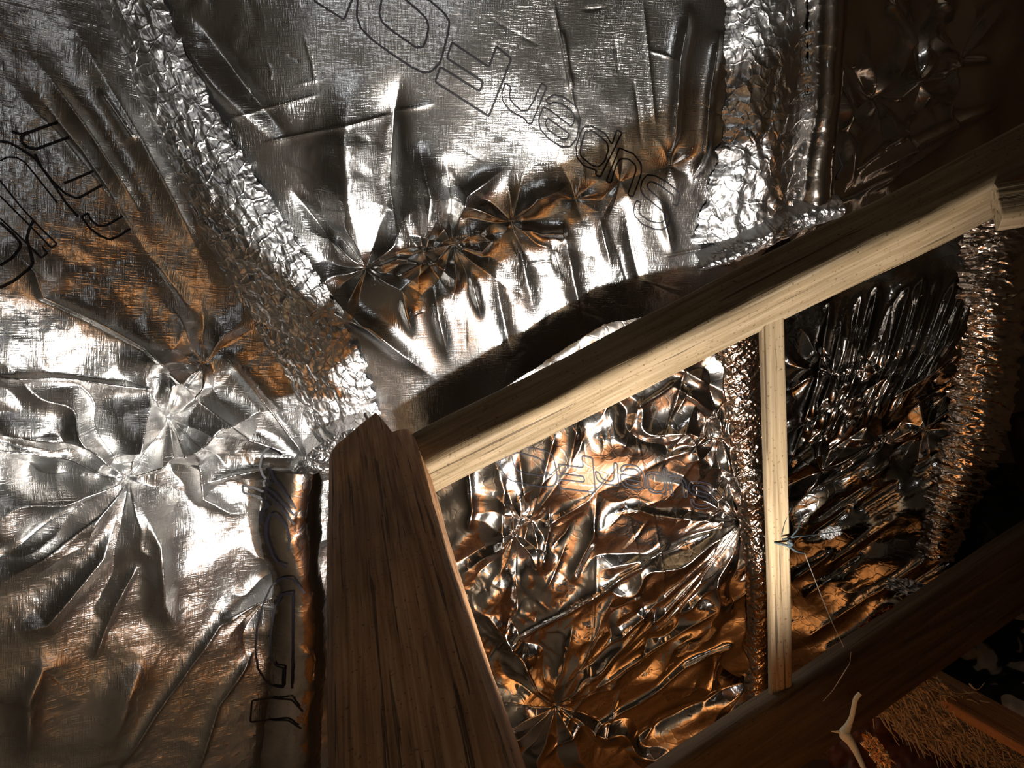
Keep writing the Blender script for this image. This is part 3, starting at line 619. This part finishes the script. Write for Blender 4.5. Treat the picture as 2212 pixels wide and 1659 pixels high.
scrap('foil_scrap', 1970, 1272, 2.0, .13, .045, M_TAPE, 'crumpled silver foil scrap caught above the dark tie beam at right', 3, -.25)
scrap('foil_scrap', 1795, 1150, 1.86, .05, .03, M_TAPE, 'tiny foil scrap dangling right of the twine knot', 5, .3)
scrap('foil_scrap', 1898, 1340, 1.92, .10, .04, plain('copper_film', (.5, .16, .07), .25, 1), 'coppery red film scrap tucked behind the dark tie beam', 7, .6)
scrap('foil_scrap', 1895, 1625, 1.62, .035, .10, foil('gold_film', .15, .1, (.85, .6, .35)), 'narrow gold glinting foil scrap at the bottom edge near the sealant strand', 9, .6)

# fibre clumps
def fluff(cx, cy, d, n, spread, label, seed, ang):
    r = random.Random(seed); VV = []; QQ = []; o = 0
    for i in range(n):
        x = cx+r.gauss(0, spread[0]); y = cy+(x-cx)*.55+r.gauss(0, spread[1]); L = r.uniform(30, 95); a = ang+r.gauss(0, .35); pts = []
        for k in range(7):
            t = k/6; pts.append((x+L*t*math.cos(a), y+L*t*math.sin(a)+9*math.sin(t*5+i), d+r.uniform(-.02, .02), r.uniform(.0008, .0036)*(1-t*.7)))
        P, rr = path_px(pts, 12); V, Q = tube(P, rr, 5); VV.append(V); QQ += [[j+o for j in q] for q in Q]; o += len(V)
    ob = world_mesh_obj('fibre_clump', np.concatenate(VV), QQ, M_FLUFF); return tag(ob, label, 'insulation', kind='stuff')
fluff(2060, 1560, 1.90, 800, (75, 30), 'shaggy tan fibre insulation spilling below the orange-edged lath', 2, .75)
fluff(1950, 1545, 1.92, 240, (34, 16), 'small matted tan fibre tuft against the dark tie beam', 4, .5)

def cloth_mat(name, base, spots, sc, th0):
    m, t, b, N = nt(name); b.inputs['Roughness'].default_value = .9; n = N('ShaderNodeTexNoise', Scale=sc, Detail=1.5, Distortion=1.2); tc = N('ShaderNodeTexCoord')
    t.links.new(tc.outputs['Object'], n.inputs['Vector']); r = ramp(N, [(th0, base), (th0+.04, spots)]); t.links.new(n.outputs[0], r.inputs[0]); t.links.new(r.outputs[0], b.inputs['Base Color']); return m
def cloth(px, py, d0, d1, wx, wy, m, name, label, seed, cat='cloth'):
    n = 90; X, Y = np.meshgrid(np.linspace(px-wx, px+wx, n), np.linspace(py-wy, py+wy, n))
    D = d0+(d1-d0)*(Y-(py-wy))/(2*wy)+.06*fbm(X/140, Y/140, 4, seed); P = (ray(X, Y)*D[..., None]).reshape(-1, 3)
    idx = np.arange(n*n).reshape(n, n); q = np.stack([idx[:-1, :-1], idx[:-1, 1:], idx[1:, 1:], idx[1:, :-1]], -1).reshape(-1, 4)
    return tag(world_mesh_obj(name, P, q, m), label, cat)
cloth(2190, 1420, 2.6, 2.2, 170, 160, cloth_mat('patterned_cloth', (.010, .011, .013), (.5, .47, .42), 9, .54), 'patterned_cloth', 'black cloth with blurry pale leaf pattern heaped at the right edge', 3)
cloth(2180, 1150, 2.75, 2.65, 150, 150, cloth_mat('void_black', (.012, .012, .016), (.05, .05, .06), 12, .6), 'void_backing', 'added black sheet standing for the dark void beyond the frilly seam', 5)  # black sheet added where the gap is only dark void
cloth(1990, 1660, 2.0, 1.8, 200, 110, plain('red_brown_board', (.12, .035, .015), .6), 'cloth_bundle', 'red-brown fabric behind the tan fibre at the bottom edge', 7)

# ------------------------------------------------------------------ the setting (floor and boarding, mostly seen mirrored in the foil)
def slab(name, lo, hi, m, seam=0):
    lo = np.array(lo, float); hi = np.array(hi, float); c = (lo+hi)/2; s = (hi-lo)/2
    V = np.array([[x, y, z] for x in (-1, 1) for y in (-1, 1) for z in (-1, 1)])*s
    Q = [[0, 1, 3, 2], [4, 6, 7, 5], [0, 4, 5, 1], [2, 3, 7, 6], [0, 2, 6, 4], [1, 5, 7, 3]]
    me = npmesh(name, V, Q, False); o = link(name, me, m); o.location = c; o['kind'] = 'structure'; return o
floor = slab('floor', (-3, -2.2, -.06), (3, 3.4, 0), M_FLOOR)
for i in range(6):
    x = .17+i*.31
    me = npmesh('floorboard', np.array([[a, b, c] for a in (-.15, .15) for b in (0, 1.75) for c in (0, .025)]), [[0, 1, 3, 2], [4, 6, 7, 5], [0, 4, 5, 1], [2, 3, 7, 6], [0, 2, 6, 4], [1, 5, 7, 3]], False)
    o = link('floorboard', me, M_ORANGE, floor); o.location = (x, 1.12-.6, .03)
slab('wall_back', (-3, -2.26, 0), (3, -2.2, 3), M_SHELL)
slab('wall_right', (3, -2.2, 0), (3.06, 3.4, 3), M_SHELL)
slab('wall_left', (-3.06, -2.2, 0), (-3, 3.4, 3), M_SHELL)
slab('wall_front', (-3, 3.4, 0), (3, 3.46, 3), M_SHELL)
slab('ceiling', (-3, -2.2, 3), (3, 3.4, 3.06), M_SHELL)
